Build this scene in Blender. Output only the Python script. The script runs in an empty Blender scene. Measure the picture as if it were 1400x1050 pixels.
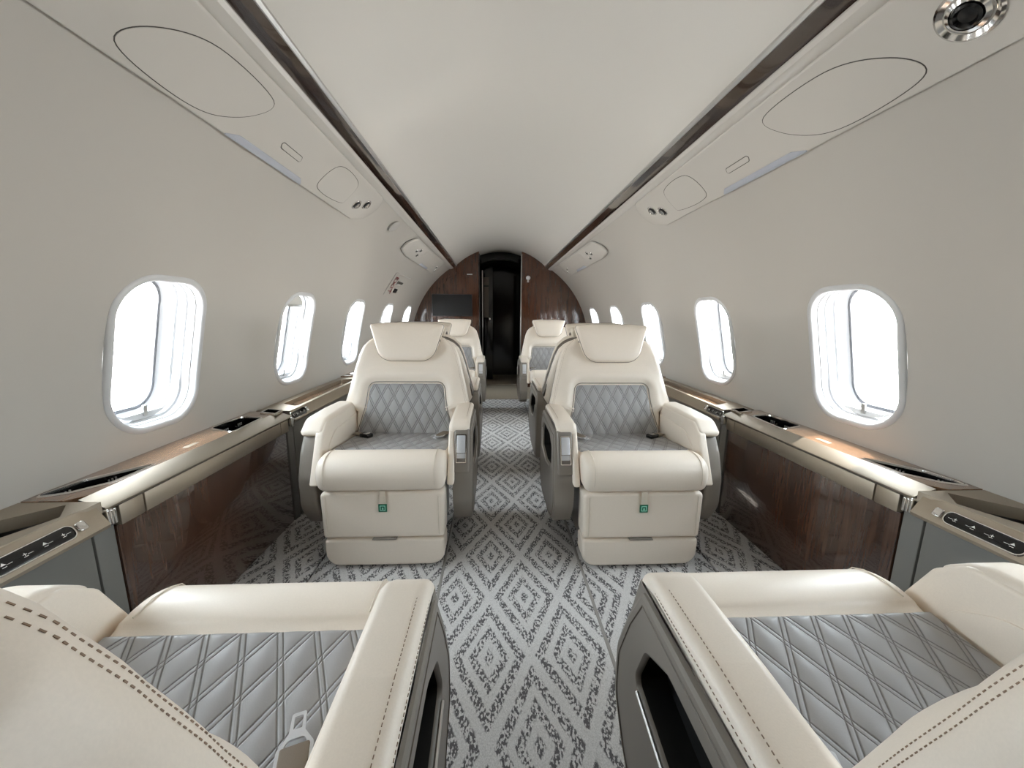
import bpy, bmesh, math, random
from mathutils import Vector, Matrix
R_=math.radians
random.seed(4)
scene=bpy.context.scene
col=scene.collection
PI=math.pi
# ------------------------------------------------------------------ camera, light, exposure
def set_camera():
    f,yaw,pitch,roll=522.0,R_(2.7),R_(10.1),R_(.5)
    F=Vector((math.sin(yaw)*math.cos(pitch),math.cos(yaw)*math.cos(pitch),-math.sin(pitch)))
    Rt=Vector((math.cos(yaw),-math.sin(yaw),0)); U=Rt.cross(F)
    r=math.cos(roll)*Rt+math.sin(roll)*U; u=-math.sin(roll)*Rt+math.cos(roll)*U
    cam=bpy.data.cameras.new('camera'); o=bpy.data.objects.new('camera',cam); col.objects.link(o)
    m=Matrix((r,u,-F)).transposed().to_4x4(); m.translation=Vector((-.092,0,1.027)); o.matrix_world=m
    cam.sensor_fit='HORIZONTAL'; cam.sensor_width=36; cam.lens=f/1400*36; cam.clip_start=.01
    scene.camera=o
set_camera()
W_SKY=26.0; W_GROUND=29.0; SUN=11.0; EXPO=0.0
world=bpy.data.worlds.new('sky'); scene.world=world; world.use_nodes=True
wn=world.node_tree; bg=wn.nodes['Background']; bg.inputs[1].default_value=1.0
_tc=wn.nodes.new('ShaderNodeTexCoord'); _sx=wn.nodes.new('ShaderNodeSeparateXYZ'); _rp=wn.nodes.new('ShaderNodeMapRange'); _mx=wn.nodes.new('ShaderNodeMix'); _mx.data_type='RGBA'
wn.links.new(_tc.outputs['Generated'],_sx.inputs[0]); wn.links.new(_sx.outputs[2],_rp.inputs[0]); _rp.inputs[1].default_value=-.04; _rp.inputs[2].default_value=.04
wn.links.new(_rp.outputs[0],_mx.inputs[0])
_mx.inputs[6].default_value=tuple(W_GROUND*c for c in (1,.985,.965))+(1,)      # sunlit pale concrete apron below the horizon
_mx.inputs[7].default_value=tuple(W_SKY*c for c in (.84,.93,1))+(1,)        # bright hazy sky
wn.links.new(_mx.outputs[2],bg.inputs[0])
sl=bpy.data.lights.new('sun','SUN'); sl.energy=SUN; sl.angle=R_(.6); sl.color=(1,.9,.78)
so=bpy.data.objects.new('sun',sl); col.objects.link(so); so.location=(6,3,12)
so.rotation_euler=Vector((-.25,-.10,-.53)).to_track_quat('-Z','Y').to_euler()
vs=scene.view_settings; vs.view_transform='Standard'; vs.look='None'; vs.gamma=1; vs.exposure=EXPO; vs.use_curve_mapping=False
cy=scene.cycles
cy.max_bounces=16; cy.diffuse_bounces=10; cy.glossy_bounces=5; cy.transparent_max_bounces=16
cy.caustics_reflective=False; cy.caustics_refractive=False
cy.sample_clamp_indirect=6.0
cy.use_denoising=True
# ------------------------------------------------------------------ constants of the cabin
RC,ZC=1.25,.62              # fuselage lining: cylinder radius and axis height
YB=5.45                     # front bulkhead
Y0=-1.75                    # rear end of the cabin
WY=[1.335+.885*k for k in range(-1,5)]   # window stations
PHI0=R_(12.7); WHW,WHH=.183,.262
# ------------------------------------------------------------------ materials
def newmat(name):
    m=bpy.data.materials.new(name); m.use_nodes=True
    nt=m.node_tree; return m,nt,nt.nodes['Principled BSDF']
def lin(c): return tuple(((v/255)/12.92 if v/255<=.04045 else (((v/255)+.055)/1.055)**2.4) for v in c)+(1,)
def N(nt,t,**k):
    n=nt.nodes.new(t)
    for a,b in k.items(): setattr(n,a,b)
    return n
def mathn(nt,op,a,b=None,c=None):
    n=nt.nodes.new('ShaderNodeMath'); n.operation=op
    for i,v in enumerate((a,b,c)):
        if v is None: continue
        if isinstance(v,(int,float)): n.inputs[i].default_value=v
        else: nt.links.new(v,n.inputs[i])
    return n.outputs[0]
def ramp(nt,fac,stops,interp='LINEAR'):
    n=nt.nodes.new('ShaderNodeValToRGB'); n.color_ramp.interpolation=interp
    e=n.color_ramp.elements
    while len(e)<len(stops): e.new(.5)
    for i,(p,c) in enumerate(stops):
        e[i].position=p; e[i].color=c if len(c)==4 else tuple(c)+(1,)
    nt.links.new(fac,n.inputs[0]); return n.outputs[0]
def noise(nt,vec,scale,detail=3,rough=.5):
    n=nt.nodes.new('ShaderNodeTexNoise'); n.inputs['Scale'].default_value=scale; n.inputs['Detail'].default_value=detail; n.inputs['Roughness'].default_value=rough
    if vec is not None: nt.links.new(vec,n.inputs['Vector'])
    return n.outputs[0]
def mapping(nt,scale=(1,1,1),coord='Object'):
    tc=nt.nodes.new('ShaderNodeTexCoord'); mp=nt.nodes.new('ShaderNodeMapping'); mp.inputs['Scale'].default_value=scale
    nt.links.new(tc.outputs[coord],mp.inputs[0]); return mp.outputs[0]
def bump(nt,bsdf,h,strength,dist):
    b=nt.nodes.new('ShaderNodeBump'); b.inputs['Strength'].default_value=strength; b.inputs['Distance'].default_value=dist
    nt.links.new(h,b.inputs['Height']); nt.links.new(b.outputs[0],bsdf.inputs['Normal'])
def simple(name,rgb,rough=.5,metal=0,coat=0,spec=.5,nscale=None,nstr=.1,ndist=.001,vary=.0,stretch=(1,1,1)):
    m,nt,b=newmat(name); c=lin(rgb); b.inputs['Base Color'].default_value=c
    b.inputs['Roughness'].default_value=rough; b.inputs['Metallic'].default_value=metal; b.inputs['Coat Weight'].default_value=coat; b.inputs['Coat Roughness'].default_value=.04
    b.inputs['Specular IOR Level'].default_value=spec
    if nscale:
        v=mapping(nt,stretch); h=noise(nt,v,nscale,3)
        if nstr: bump(nt,b,h,nstr,ndist)
        if vary:
            o=ramp(nt,h,((.3,tuple(x*(1-vary) for x in c[:3])),(.7,tuple(min(1,x*(1+vary)) for x in c[:3]))))
            nt.links.new(o,b.inputs['Base Color'])
    return m
M={}
M['lining']=simple('lining',(197,193,186),.26,nscale=900,nstr=.04,ndist=.0005)
M['vault']=simple('vault',(230,227,221),.13,nscale=700,nstr=.03,ndist=.0005)
M['service']=simple('service_panel',(208,204,197),.22,nscale=900,nstr=.03,ndist=.0004)
M['cream']=simple('cream_leather',(234,223,209),.42,nscale=420,nstr=.12,ndist=.0007,vary=.02)
M['cream_pipe']=simple('cream_piping',(216,206,190),.5,nscale=420,nstr=.1,ndist=.0005)
M['thread']=simple('brown_thread',(140,118,98),.7,nscale=300,nstr=.1)
M['seam']=simple('seam_shadow_gap',(60,52,46),.8,nscale=300,nstr=.1)
M['shell']=simple('taupe_shell',(128,121,113),.42,nscale=600,nstr=.08,ndist=.0004)
M['strip']=simple('taupe_dark_trim',(92,82,72),.5,nscale=400,nstr=.08)
M['greywall']=simple('grey_sidewall',(118,117,113),.55,nscale=500,nstr=.06,ndist=.0005)
M['metal']=simple('champagne_metal',(180,169,153),.48,1,nscale=60,nstr=.02,ndist=.0004,vary=.03,stretch=(30,1,30))
M['metal_dull']=simple('champagne_nosing',(152,143,130),.45,1,nscale=60,nstr=.02,ndist=.0004,vary=.03,stretch=(30,1,30))
M['chrome']=simple('chrome',(225,224,222),.12,1,nscale=200,nstr=.01)
M['satin']=simple('satin_silver',(205,204,202),.3,1,nscale=200,nstr=.03)
M['black']=simple('black_plastic',(14,14,15),.18,nscale=200,nstr=.02)
M['pocket']=simple('black_pocket',(12,11,11),.6,nscale=200,nstr=.05)
M['gap']=simple('dark_gap',(70,67,62),.7,nscale=200,nstr=.05)
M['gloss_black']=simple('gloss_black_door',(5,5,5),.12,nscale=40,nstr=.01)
M['screen']=simple('screen_glass',(28,30,32),.22,nscale=60,nstr=.0)
M['bezel']=simple('screen_bezel',(18,18,19),.4,nscale=100,nstr=.02)
M['webbing']=simple('taupe_webbing',(120,108,94),.75,nscale=700,nstr=.3,ndist=.0006)
M['white']=simple('white_print',(235,235,230),.5,nscale=200,nstr=.02)
M['red']=simple('red_print',(120,35,40),.5,nscale=200,nstr=.02)
M['green']=simple('green_tag',(10,100,72),.5,nscale=300,nstr=.05)
M['mint']=simple('mint_print',(150,215,195),.5,nscale=300,nstr=.02)
M['lens']=simple('light_lens',(186,190,200),.2,nscale=90,nstr=.35,ndist=.002,stretch=(1,.15,1))
M['window_white']=simple('window_white',(212,213,214),.3,nscale=300,nstr=.02)
M['gasket']=simple('window_gasket',(74,74,77),.6,nscale=300,nstr=.03)  # grey of the pane seal, also used as painted shade in the reveal grooves
M['reveal']=simple('window_reveal',(216,217,219),.4,nscale=300,nstr=.02)
M['lever']=simple('latch_silver',(222,224,228),.3,.45,nscale=200,nstr=.02)
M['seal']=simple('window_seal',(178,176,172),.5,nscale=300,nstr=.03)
M['shade']=simple('shade_fabric',(214,212,206),.7,nscale=200,nstr=.1)
M['threshold']=simple('threshold_vinyl',(150,140,124),.5,nscale=120,nstr=.1,vary=.05)
def wood(name,c1,c2,c3,stretch,rough,coat,spec=.5):
    m,nt,b=newmat(name); v=mapping(nt,stretch)
    n1=noise(nt,v,3.0,6,.62); n2=noise(nt,v,14,4,.6)
    mix=mathn(nt,'MULTIPLY_ADD',n2,.45,mathn(nt,'MULTIPLY',n1,.6))
    c=ramp(nt,mix,((.36,lin(c1)),(.52,lin(c2)),(.68,lin(c3))))
    nt.links.new(c,b.inputs['Base Color']); b.inputs['Roughness'].default_value=rough
    b.inputs['Coat Weight'].default_value=coat; b.inputs['Coat Roughness'].default_value=.03; b.inputs['Specular IOR Level'].default_value=spec
    return m
M['walnut']=wood('walnut_panel',(46,30,22),(68,45,33),(84,59,45),(9,9,.7),.25,1)
M['walnut_ledge']=wood('walnut_ledge',(106,80,60),(136,103,77),(162,127,99),(9,.7,9),.22,1)
M['walnut_strip']=wood('walnut_strip',(34,24,20),(48,35,29),(58,44,37),(9,.5,9),.12,1)
M['bulk_wood']=wood('bulkhead_walnut',(56,33,22),(70,41,27),(82,51,35),(9,9,.6),.15,1)
def glass_mat():
    m=bpy.data.materials.new('window_pane'); m.use_nodes=True; nt=m.node_tree; nt.nodes.clear()
    out=N(nt,'ShaderNodeOutputMaterial'); mx=N(nt,'ShaderNodeMixShader'); t=N(nt,'ShaderNodeBsdfTransparent'); g=N(nt,'ShaderNodeBsdfGlossy'); lw=N(nt,'ShaderNodeLayerWeight'); fr=None
    t.inputs[0].default_value=(.97,.985,.985,1); g.inputs['Roughness'].default_value=.02
    nt.links.new(mathn(nt,'MULTIPLY_ADD',mathn(nt,'POWER',lw.outputs['Facing'],5.0),.6,.04),mx.inputs[0]); nt.links.new(t.outputs[0],mx.inputs[1]); nt.links.new(g.outputs[0],mx.inputs[2]); nt.links.new(mx.outputs[0],out.inputs[0])
    return m
M['pane']=glass_mat()
def quilt_mat():
    m,nt,b=newmat('grey_quilted_leather'); b.inputs['Roughness'].default_value=.45
    uv=N(nt,'ShaderNodeUVMap'); sp=N(nt,'ShaderNodeSeparateXYZ'); nt.links.new(uv.outputs[0],sp.inputs[0])
    ds=[];fs=[]
    for s in (0,1):
        fr=mathn(nt,'FRACT',mathn(nt,'ADD',sp.outputs[s],1000.5)); f=mathn(nt,'ABSOLUTE',mathn(nt,'SUBTRACT',fr,.5))
        fs.append(f); ds.append(mathn(nt,'ABSOLUTE',mathn(nt,'SUBTRACT',f,.075)))
    d=mathn(nt,'MINIMUM',ds[0],ds[1])
    line=ramp(nt,d,((0,(1,1,1)),(.016,(.55,.55,.55)),(.045,(0,0,0))))
    leather=noise(nt,mapping(nt),420,3)
    h=mathn(nt,'MULTIPLY_ADD',leather,.06,mathn(nt,'SUBTRACT',1.0,line))
    bump(nt,b,h,.9,.0022)
    thr=ramp(nt,d,((0,(1,1,1)),(.012,(.7,.7,.7)),(.024,(0,0,0))))
    mx=N(nt,'ShaderNodeMix',data_type='RGBA'); nt.links.new(thr,mx.inputs[0]); mx.inputs[6].default_value=lin((160,159,159)); mx.inputs[7].default_value=lin((112,109,106))
    nt.links.new(mx.outputs[2],b.inputs['Base Color']); return m
M['quilt']=quilt_mat()
def carpet_mat():
    m,nt,b=newmat('diamond_carpet'); b.inputs['Roughness'].default_value=.95; b.inputs['Specular IOR Level'].default_value=.1
    tc=N(nt,'ShaderNodeTexCoord'); 
    nz=N(nt,'ShaderNodeTexNoise'); nz.inputs['Scale'].default_value=45; nt.links.new(tc.outputs['Object'],nz.inputs['Vector'])
    ad=N(nt,'ShaderNodeVectorMath',operation='SCALE'); sub=N(nt,'ShaderNodeVectorMath',operation='SUBTRACT'); nt.links.new(nz.outputs['Color'],sub.inputs[0]); sub.inputs[1].default_value=(.5,.5,.5)
    nt.links.new(sub.outputs[0],ad.inputs[0]); ad.inputs['Scale'].default_value=.012
    va=N(nt,'ShaderNodeVectorMath',operation='ADD'); nt.links.new(tc.outputs['Object'],va.inputs[0]); nt.links.new(ad.outputs[0],va.inputs[1])
    sp=N(nt,'ShaderNodeSeparateXYZ'); nt.links.new(va.outputs[0],sp.inputs[0])
    X=mathn(nt,'MULTIPLY',mathn(nt,'ADD',sp.outputs[0],.108),1/.252); Y=mathn(nt,'MULTIPLY',mathn(nt,'SUBTRACT',sp.outputs[1],.991),1/.496)
    fs=[]
    for op in ('ADD','SUBTRACT'):
        p=mathn(nt,op,X,Y); fs.append(mathn(nt,'ABSOLUTE',mathn(nt,'SUBTRACT',mathn(nt,'FRACT',mathn(nt,'ADD',p,100.5)),.5)))
    d=mathn(nt,'MULTIPLY',mathn(nt,'MAXIMUM',fs[0],fs[1]),2.0)
    k=(1,1,1);w=(0,0,0)
    band=ramp(nt,d,((0,k),(.10,k),(.15,w),(.27,w),(.31,k),(.47,k),(.51,w),(.64,w),(.68,k),(.86,k),(.90,w)))
    mp=N(nt,'ShaderNodeMapping'); mp.inputs['Scale'].default_value=(190,100,60); nt.links.new(tc.outputs['Object'],mp.inputs[0])
    fl=noise(nt,mp.outputs[0],1.0,2,.55)
    fleck=ramp(nt,fl,((.47,(1,1,1)),(.55,(0,0,0))))
    fleck2=ramp(nt,fl,((.33,(1,1,1)),(.41,(0,0,0))))
    dark=mathn(nt,'MAXIMUM',mathn(nt,'MULTIPLY',band,fleck),mathn(nt,'MULTIPLY',fleck2,.15))
    fine=noise(nt,mapping(nt,(500,260,100)),1,2)
    base=ramp(nt,fine,((.3,lin((190,189,188))),(.7,lin((222,221,220)))))
    mx=N(nt,'ShaderNodeMix',data_type='RGBA'); nt.links.new(dark,mx.inputs[0]); nt.links.new(base,mx.inputs[6]); mx.inputs[7].default_value=lin((98,96,98))
    nt.links.new(mx.outputs[2],b.inputs['Base Color'])
    bump(nt,b,mathn(nt,'MULTIPLY_ADD',fl,.8,fine),.5,.003); return m
M['carpet']=carpet_mat()
M['carpet_edge']=simple('carpet_binding',(150,147,143),.9,nscale=300,nstr=.3)
# ------------------------------------------------------------------ mesh helpers
def props(o,label=None,cat=None,group=None,kind=None):
    if label: o['label']=label
    if cat: o['category']=cat
    if group: o['group']=group
    if kind: o['kind']=kind
    return o
def empty(name,label,cat,loc=(0,0,0),group=None,kind=None,rz=0):
    o=bpy.data.objects.new(name,None); o.empty_display_size=.05; col.objects.link(o); o.location=loc; o.rotation_euler=(0,0,rz)
    return props(o,label,cat,group,kind)
def mesh(name,v,f,mat,parent=None,smooth=True,ang=32,uv=None,fix=True):
    me=bpy.data.meshes.new(name); me.from_pydata([tuple(p) for p in v],[],f)
    me.validate(clean_customdata=False)
    if fix:
        bm=bmesh.new(); bm.from_mesh(me); bmesh.ops.recalc_face_normals(bm,faces=bm.faces); bm.to_mesh(me); bm.free()
    if uv:
        l=me.uv_layers.new(name='UVMap')
        for lp in me.loops: l.data[lp.index].uv=uv[lp.vertex_index]
    me.materials.append(M[mat] if isinstance(mat,str) else mat)
    if smooth:
        me.shade_smooth(); me.set_sharp_from_angle(angle=R_(ang))
    o=bpy.data.objects.new(name,me); col.objects.link(o)
    if parent is not None: o.parent=parent
    return o
class MB:
    """collects vertices and faces of one part"""
    def __init__(s): s.v=[];s.f=[]
    def add(s,v,f):
        k=len(s.v); s.v+= [tuple(p) for p in v]; s.f+=[tuple(i+k for i in q) for q in f]; return s
    def obj(s,name,mat,parent=None,**k): return mesh(name,s.v,s.f,mat,parent,**k)
def fillet(pts,seg=5):
    """closed polygon [(a,b,r)] -> rounded outline"""
    out=[];n=len(pts)
    for i in range(n):
        p=pts[i]; r=p[2] if len(p)>2 else 0
        P=Vector(p[:2]);A=Vector(pts[i-1][:2])-P;B=Vector(pts[(i+1)%n][:2])-P
        if r<=0: out.append((P.x,P.y)); continue
        la,lb=A.length,B.length;A.normalize();B.normalize()
        ang=A.angle(B)
        if ang>PI-.02: out.append((P.x,P.y)); continue
        d=min(r/math.tan(ang/2),la*.49,lb*.49); rr=d*math.tan(ang/2)
        bis=(A+B).normalized(); c=P+bis*(rr/math.sin(ang/2))
        a0=P+A*d-c;a1=P+B*d-c
        t0=math.atan2(a0.y,a0.x);t1=math.atan2(a1.y,a1.x);dt=(t1-t0+PI)%(2*PI)-PI
        for k in range(seg+1):
            t=t0+dt*k/seg; out.append((c.x+rr*math.cos(t),c.y+rr*math.sin(t)))
    return out
def smooth_poly(pts,k):
    n=len(pts);out=[]
    for i in range(n):
        p0,p1,p2,p3=(Vector(pts[(i+d)%n]) for d in (-1,0,1,2))
        sharp=i>=n-3 or i==0
        for t in range(1 if sharp else k):
            t/=k; q=.5*((2*p1)+(p2-p0)*t+(2*p0-5*p1+4*p2-p3)*t*t+(3*p1-p0-3*p2+p3)*t**3); out.append((q.x,q.y))
    return out
def crom(pts,k):
    n=len(pts);out=[]
    for i in range(n):
        p0,p1,p2,p3=(Vector(pts[(i+d)%n]) for d in (-1,0,1,2))
        for t in range(k):
            t/=k; q=.5*((2*p1)+(p2-p0)*t+(2*p0-5*p1+4*p2-p3)*t*t+(3*p1-p0-3*p2+p3)*t**3); out.append((q.x,q.y))
    return out
def area2(o): return sum(o[i-1][0]*o[i][1]-o[i][0]*o[i-1][1] for i in range(len(o)))
def inset(o,d):
    n=len(o);sgn=1 if area2(o)>0 else -1;res=[]
    for i in range(n):
        a=Vector(o[i-1]);p=Vector(o[i]);b=Vector(o[(i+1)%n])
        e1=(p-a);e2=(b-p)
        if e1.length<1e-9: e1=e2
        if e2.length<1e-9: e2=e1
        n1=Vector((-e1.y,e1.x)).normalized();n2=Vector((-e2.y,e2.x)).normalized()
        m=n1+n2
        if m.length<1e-6: m=n1
        m.normalize(); k=max(.45,m.dot(n1)); q=p+m*(d*sgn/k); res.append((q.x,q.y))
    return res
def loft(rings,cap0=True,cap1=True,closed=True):
    v=[];f=[];n=len(rings[0])
    for r in rings: v+=r
    for i in range(len(rings)-1):
        for j in range(n if closed else n-1):
            a=i*n+j;b=i*n+(j+1)%n; f.append((a,b,b+n,a+n))
    if cap0: f.append(tuple(range(n))[::-1])
    if cap1: k=(len(rings)-1)*n; f.append(tuple(range(k,k+n)))
    return v,f
def slab(outline,h0,h1,r,fn,seg=3,mb=None):
    """prism of outline between heights h0..h1 with rounded rims, mapped by fn(a,b,h)"""
    rings=[]
    prof=[]
    for k in range(seg+1):
        t=PI/2*k/seg; prof.append((r*(1-math.sin(t)),h0+r*(1-math.cos(t))))
    for k in range(seg+1):
        t=PI/2*(1-k/seg); prof.append((r*(1-math.sin(t)),h1-r*(1-math.cos(t))))
    if r<=0: prof=[(0,h0),(0,h1)]
    for d,h in prof:
        o=inset(outline,d) if d>1e-6 else outline
        rings.append([fn(a,b,h) for a,b in o])
    v,f=loft(rings)
    return (mb or MB()).add(v,f)
def rbox(c,d,r,seg=3,mb=None,fn=None):
    bm=bmesh.new(); bmesh.ops.create_cube(bm,size=1)
    for v in bm.verts: v.co=Vector((v.co.x*d[0],v.co.y*d[1],v.co.z*d[2]))
    if r>0: bmesh.ops.bevel(bm,geom=list(bm.edges),offset=r,segments=seg,profile=.5,affect='EDGES')
    v=[(p.co.x+c[0],p.co.y+c[1],p.co.z+c[2]) for p in bm.verts]
    bm.verts.index_update(); f=[tuple(q.index for q in g.verts) for g in bm.faces]; bm.free()
    if fn: v=[fn(*p) for p in v]
    return (mb or MB()).add(v,f)
def tube(path,r,n=8,mb=None,closed=False,flat=1.0):
    P=[Vector(p) for p in path];rings=[];m=len(P)
    up=None
    for i in range(m):
        t=(P[(i+1)%m]-P[i-1]) if closed else (P[min(i+1,m-1)]-P[max(i-1,0)])
        t.normalize()
        if up is None: up=t.orthogonal().normalized()
        up=(up-t*up.dot(t)).normalized(); w=t.cross(up)
        rings.append([P[i]+up*(r*flat*math.cos(2*PI*j/n))+w*(r*math.sin(2*PI*j/n)) for j in range(n)])
    if closed: rings.append(rings[0])
    v,f=loft(rings,not closed,not closed); return (mb or MB()).add(v,f)
def frame3(o,n,ref=Vector((0,1,0))):
    n=Vector(n).normalized(); a=(ref-n*ref.dot(n)).normalized(); b=n.cross(a); o=Vector(o)
    return lambda x,y,h: tuple(o+a*x+b*y+n*h)
def lathe(prof,fn,n=24,mb=None,cap=True):
    rings=[[fn(r*math.cos(2*PI*j/n),r*math.sin(2*PI*j/n),h) for j in range(n)] for r,h in prof]
    v,f=loft(rings,cap,cap); return (mb or MB()).add(v,f)
def plate(outer,holes,fn,depth,mb=None,wall=True):
    """face with holes at h=0, hole walls going down to -depth"""
    bm=bmesh.new(); loops=[]
    for L in [outer]+list(holes):
        vs_=[bm.verts.new((a,b,0)) for a,b in L]; es=[bm.edges.new((vs_[i-1],vs_[i])) for i in range(len(vs_))]; loops.append(vs_)
    bmesh.ops.triangle_fill(bm,use_beauty=True,use_dissolve=False,edges=list(bm.edges))
    bm.verts.index_update()
    v=[fn(p.co.x,p.co.y,0) for p in bm.verts]; f=[tuple(q.index for q in g.verts) for g in bm.faces]; bm.free()
    mb=(mb or MB()).add(v,f)
    if wall:
        for L in [outer]+list(holes):
            vv,ff=loft([[fn(a,b,0) for a,b in L],[fn(a,b,-depth) for a,b in L]],False,False); mb.add(vv,ff)
    return mb
def floor_of(hole,h,fn,mb=None):
    v=[fn(a,b,h) for a,b in hole]; return (mb or MB()).add(v,[tuple(range(len(v)))])
def rim(outline,w,h,fn,mb=None):
    """narrow raised rounded rim along outline"""
    o0=inset(outline,-w);o1=inset(outline,-w*.5);o2=outline
    v,f=loft([[fn(a,b,0) for a,b in o0],[fn(a,b,h) for a,b in o1],[fn(a,b,h) for a,b in o2],[fn(a,b,-.004) for a,b in inset(outline,.001)]],False,False)
    return (mb or MB()).add(v,f)
def rrect(cx,cy,hw,hh,r,seg=6): return fillet([(cx-hw,cy-hh,r),(cx+hw,cy-hh,r),(cx+hw,cy+hh,r),(cx-hw,cy+hh,r)],seg)
def text(name,body,size,mat,fn_loc,parent,ext=.0006):
    c=bpy.data.curves.new(name,'FONT'); c.body=body; c.size=size; c.extrude=ext; c.align_x='CENTER'; c.align_y='CENTER'; c.resolution_u=2
    t=bpy.data.objects.new('tmp',c); col.objects.link(t); bpy.context.view_layer.update()
    me=bpy.data.meshes.new_from_object(t.evaluated_get(bpy.context.evaluated_depsgraph_get())); bpy.data.objects.remove(t)
    me.name=name
    for v in me.vertices: v.co=fn_loc(v.co.x,v.co.y,v.co.z)
    me.materials.clear(); me.materials.append(M[mat]); o=bpy.data.objects.new(name,me); col.objects.link(o); o.parent=parent; return o
SIDE={1:'right',-1:'left'}
def cyl(s,y,arc,h=0,R=RC):
    """point on lining: arc length from horizontal, h = inward offset"""
    t=arc/RC; r=R-h; return (s*r*math.cos(t),y,ZC+r*math.sin(t))
# ------------------------------------------------------------------ structure: floor
fl=MB(); rbox((0,(Y0+7.2)/2,-.05),(2.4,7.2-Y0,.08),0,mb=fl)
floor=props(fl.obj('floor','threshold'),'grey diamond patterned carpet floor of the cabin','floor',kind='structure')
YC=4.62
def carpet(x0,x1,y0,y1,h=.012):
    return rbox(((x0+x1)/2,(y0+y1)/2,h/2-.01),(x1-x0,y1-y0,h+.02),.004,2).obj('carpet_panel','carpet',floor,ang=60)
carpet(-.296,.262,Y0,YC)
for a,b in ((-.812,-.302),(.268,.812),(-1.10,-.820),(.820,1.10)): carpet(a,b,Y0,YC)
for x in (-.299,.265): tube([(x,Y0+.05,.008),(x,YC-.02,.008)],.007,8).obj('carpet_joint','carpet_edge',floor)
rbox((0,(YC+5.6)/2,.004),(2.2,5.6-YC-.02,.012),.003,2).obj('threshold_panel','threshold',floor)
rbox((0,YC-.004,.004),(2.0,.02,.022),.004,2).obj('threshold_strip','satin',floor)
# ------------------------------------------------------------------ structure: curved side walls with window openings
AMAX=math.acos(.668/RC)*RC; ABOT=math.asin((.545-ZC)/RC)*RC
def wall_side(s):
    v=[];f=[]
    NW=56
    ac=PHI0*RC
    wo=rrect(0,0,WHW,WHH,.135,NW//4-1)
    nO=len(wo)
    def quad(pts4): 
        k=len(v); v.extend(pts4); f.append((k,k+1,k+2,k+3))
    ys=[Y0]+[y for y in (w+.4425 for w in WY)]
    a1=ac+.36; 
    edges=[]
    prev=Y0
    for w in WY:
        y0,y1=w-.30,w+.30
        if y0>prev: edges.append((prev,y0))
        prev=y1
        NV,NH=20,12
        bl=[-.36+.72*k/NV for k in range(NV+1)]; al=[-.30+.60*k/NH for k in range(NH+1)]
        rr=[(.30,b) for b in bl[:-1]]+[(a,.36) for a in al[::-1][:-1]]+[(-.30,b) for b in bl[::-1][:-1]]+[(a,-.36) for a in al[:-1]]
        dense=rrect(0,0,WHW,WHH,.135,40)
        def hit(q):
            t=math.atan2(q[1],q[0]); return min(dense,key=lambda p:abs((math.atan2(p[1],p[0])-t+PI)%(2*PI)-PI))
        dd=[]
        for i in range(len(dense)):
            a,b=dense[i-1],dense[i]
            for k in range(12): dd.append((a[0]+(b[0]-a[0])*k/12,a[1]+(b[1]-a[1])*k/12))
        dense=dd
        wo2=[hit(q) for q in rr]; nO=len(rr)
        base=len(v); steps=7
        for i in range(steps+1):
            t=i/steps
            for p,q in zip(wo2,rr):
                v.append(cyl(s,w+p[0]*(1-t)+q[0]*t,ac+p[1]*(1-t)+q[1]*t))
        for i in range(steps):
            for j in range(nO):
                a=base+i*nO+j;b=base+i*nO+(j+1)%nO; f.append((a,b,b+nO,a+nO))
    edges.append((prev,7.0))
    bz=ac-.36; tz=ac+.36
    def strip(y0,y1,b0,b1,nb):
        ny=max(1,int((y1-y0)/.25))
        for i in range(ny):
            for j in range(nb):
                ya=y0+(y1-y0)*i/ny;yb=y0+(y1-y0)*(i+1)/ny;ba=b0+(b1-b0)*j/nb;bb=b0+(b1-b0)*(j+1)/nb
                quad([cyl(s,ya,ba),cyl(s,yb,ba),cyl(s,yb,bb),cyl(s,ya,bb)])
    for y0,y1 in edges: strip(y0,y1,bz,tz,20)
    strip(Y0,7.0,tz,AMAX+.02,24)
    o=mesh('wall_'+SIDE[s],v,f,'lining',ang=60)
    # lower outer skin down to the floor
    me=o.data
    bm=bmesh.new(); bm.from_mesh(me); bmesh.ops.remove_doubles(bm,verts=bm.verts,dist=1e-4); bmesh.ops.recalc_face_normals(bm,faces=bm.faces); bm.to_mesh(me); bm.free(); me.shade_smooth()
    props(o,'curved off-white cabin lining with oval windows, %s'%('sun patched ledge below it' if s>0 else 'bulkhead screen side'),'wall',kind='structure')
    low=[];n=10
    rings=[]
    for i in range(n+1):
        t=ABOT/RC+.03+(-R_(33)-ABOT/RC-.03)*i/n
        rings.append([(s*1.275*math.cos(t),y,ZC+1.275*math.sin(t)) for y in (Y0,7.0)])
    vv,ff=loft(rings,False,False,False)
    # joint to lining
    b=bz/RC
    vv2,ff2=loft([[(s*RC*math.cos(b),y,ZC+RC*math.sin(b)) for y in (Y0,7.0)],[(s*1.275*math.cos(b),y,ZC+1.275*math.sin(b)) for y in (Y0,7.0)]],False,False,False)
    MB().add(vv,ff).add(vv2,ff2).obj('lower_skin','greywall',o)
    # soft frame ribs of the lining
    return o
walls={s:wall_side(s) for s in (1,-1)}
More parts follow.
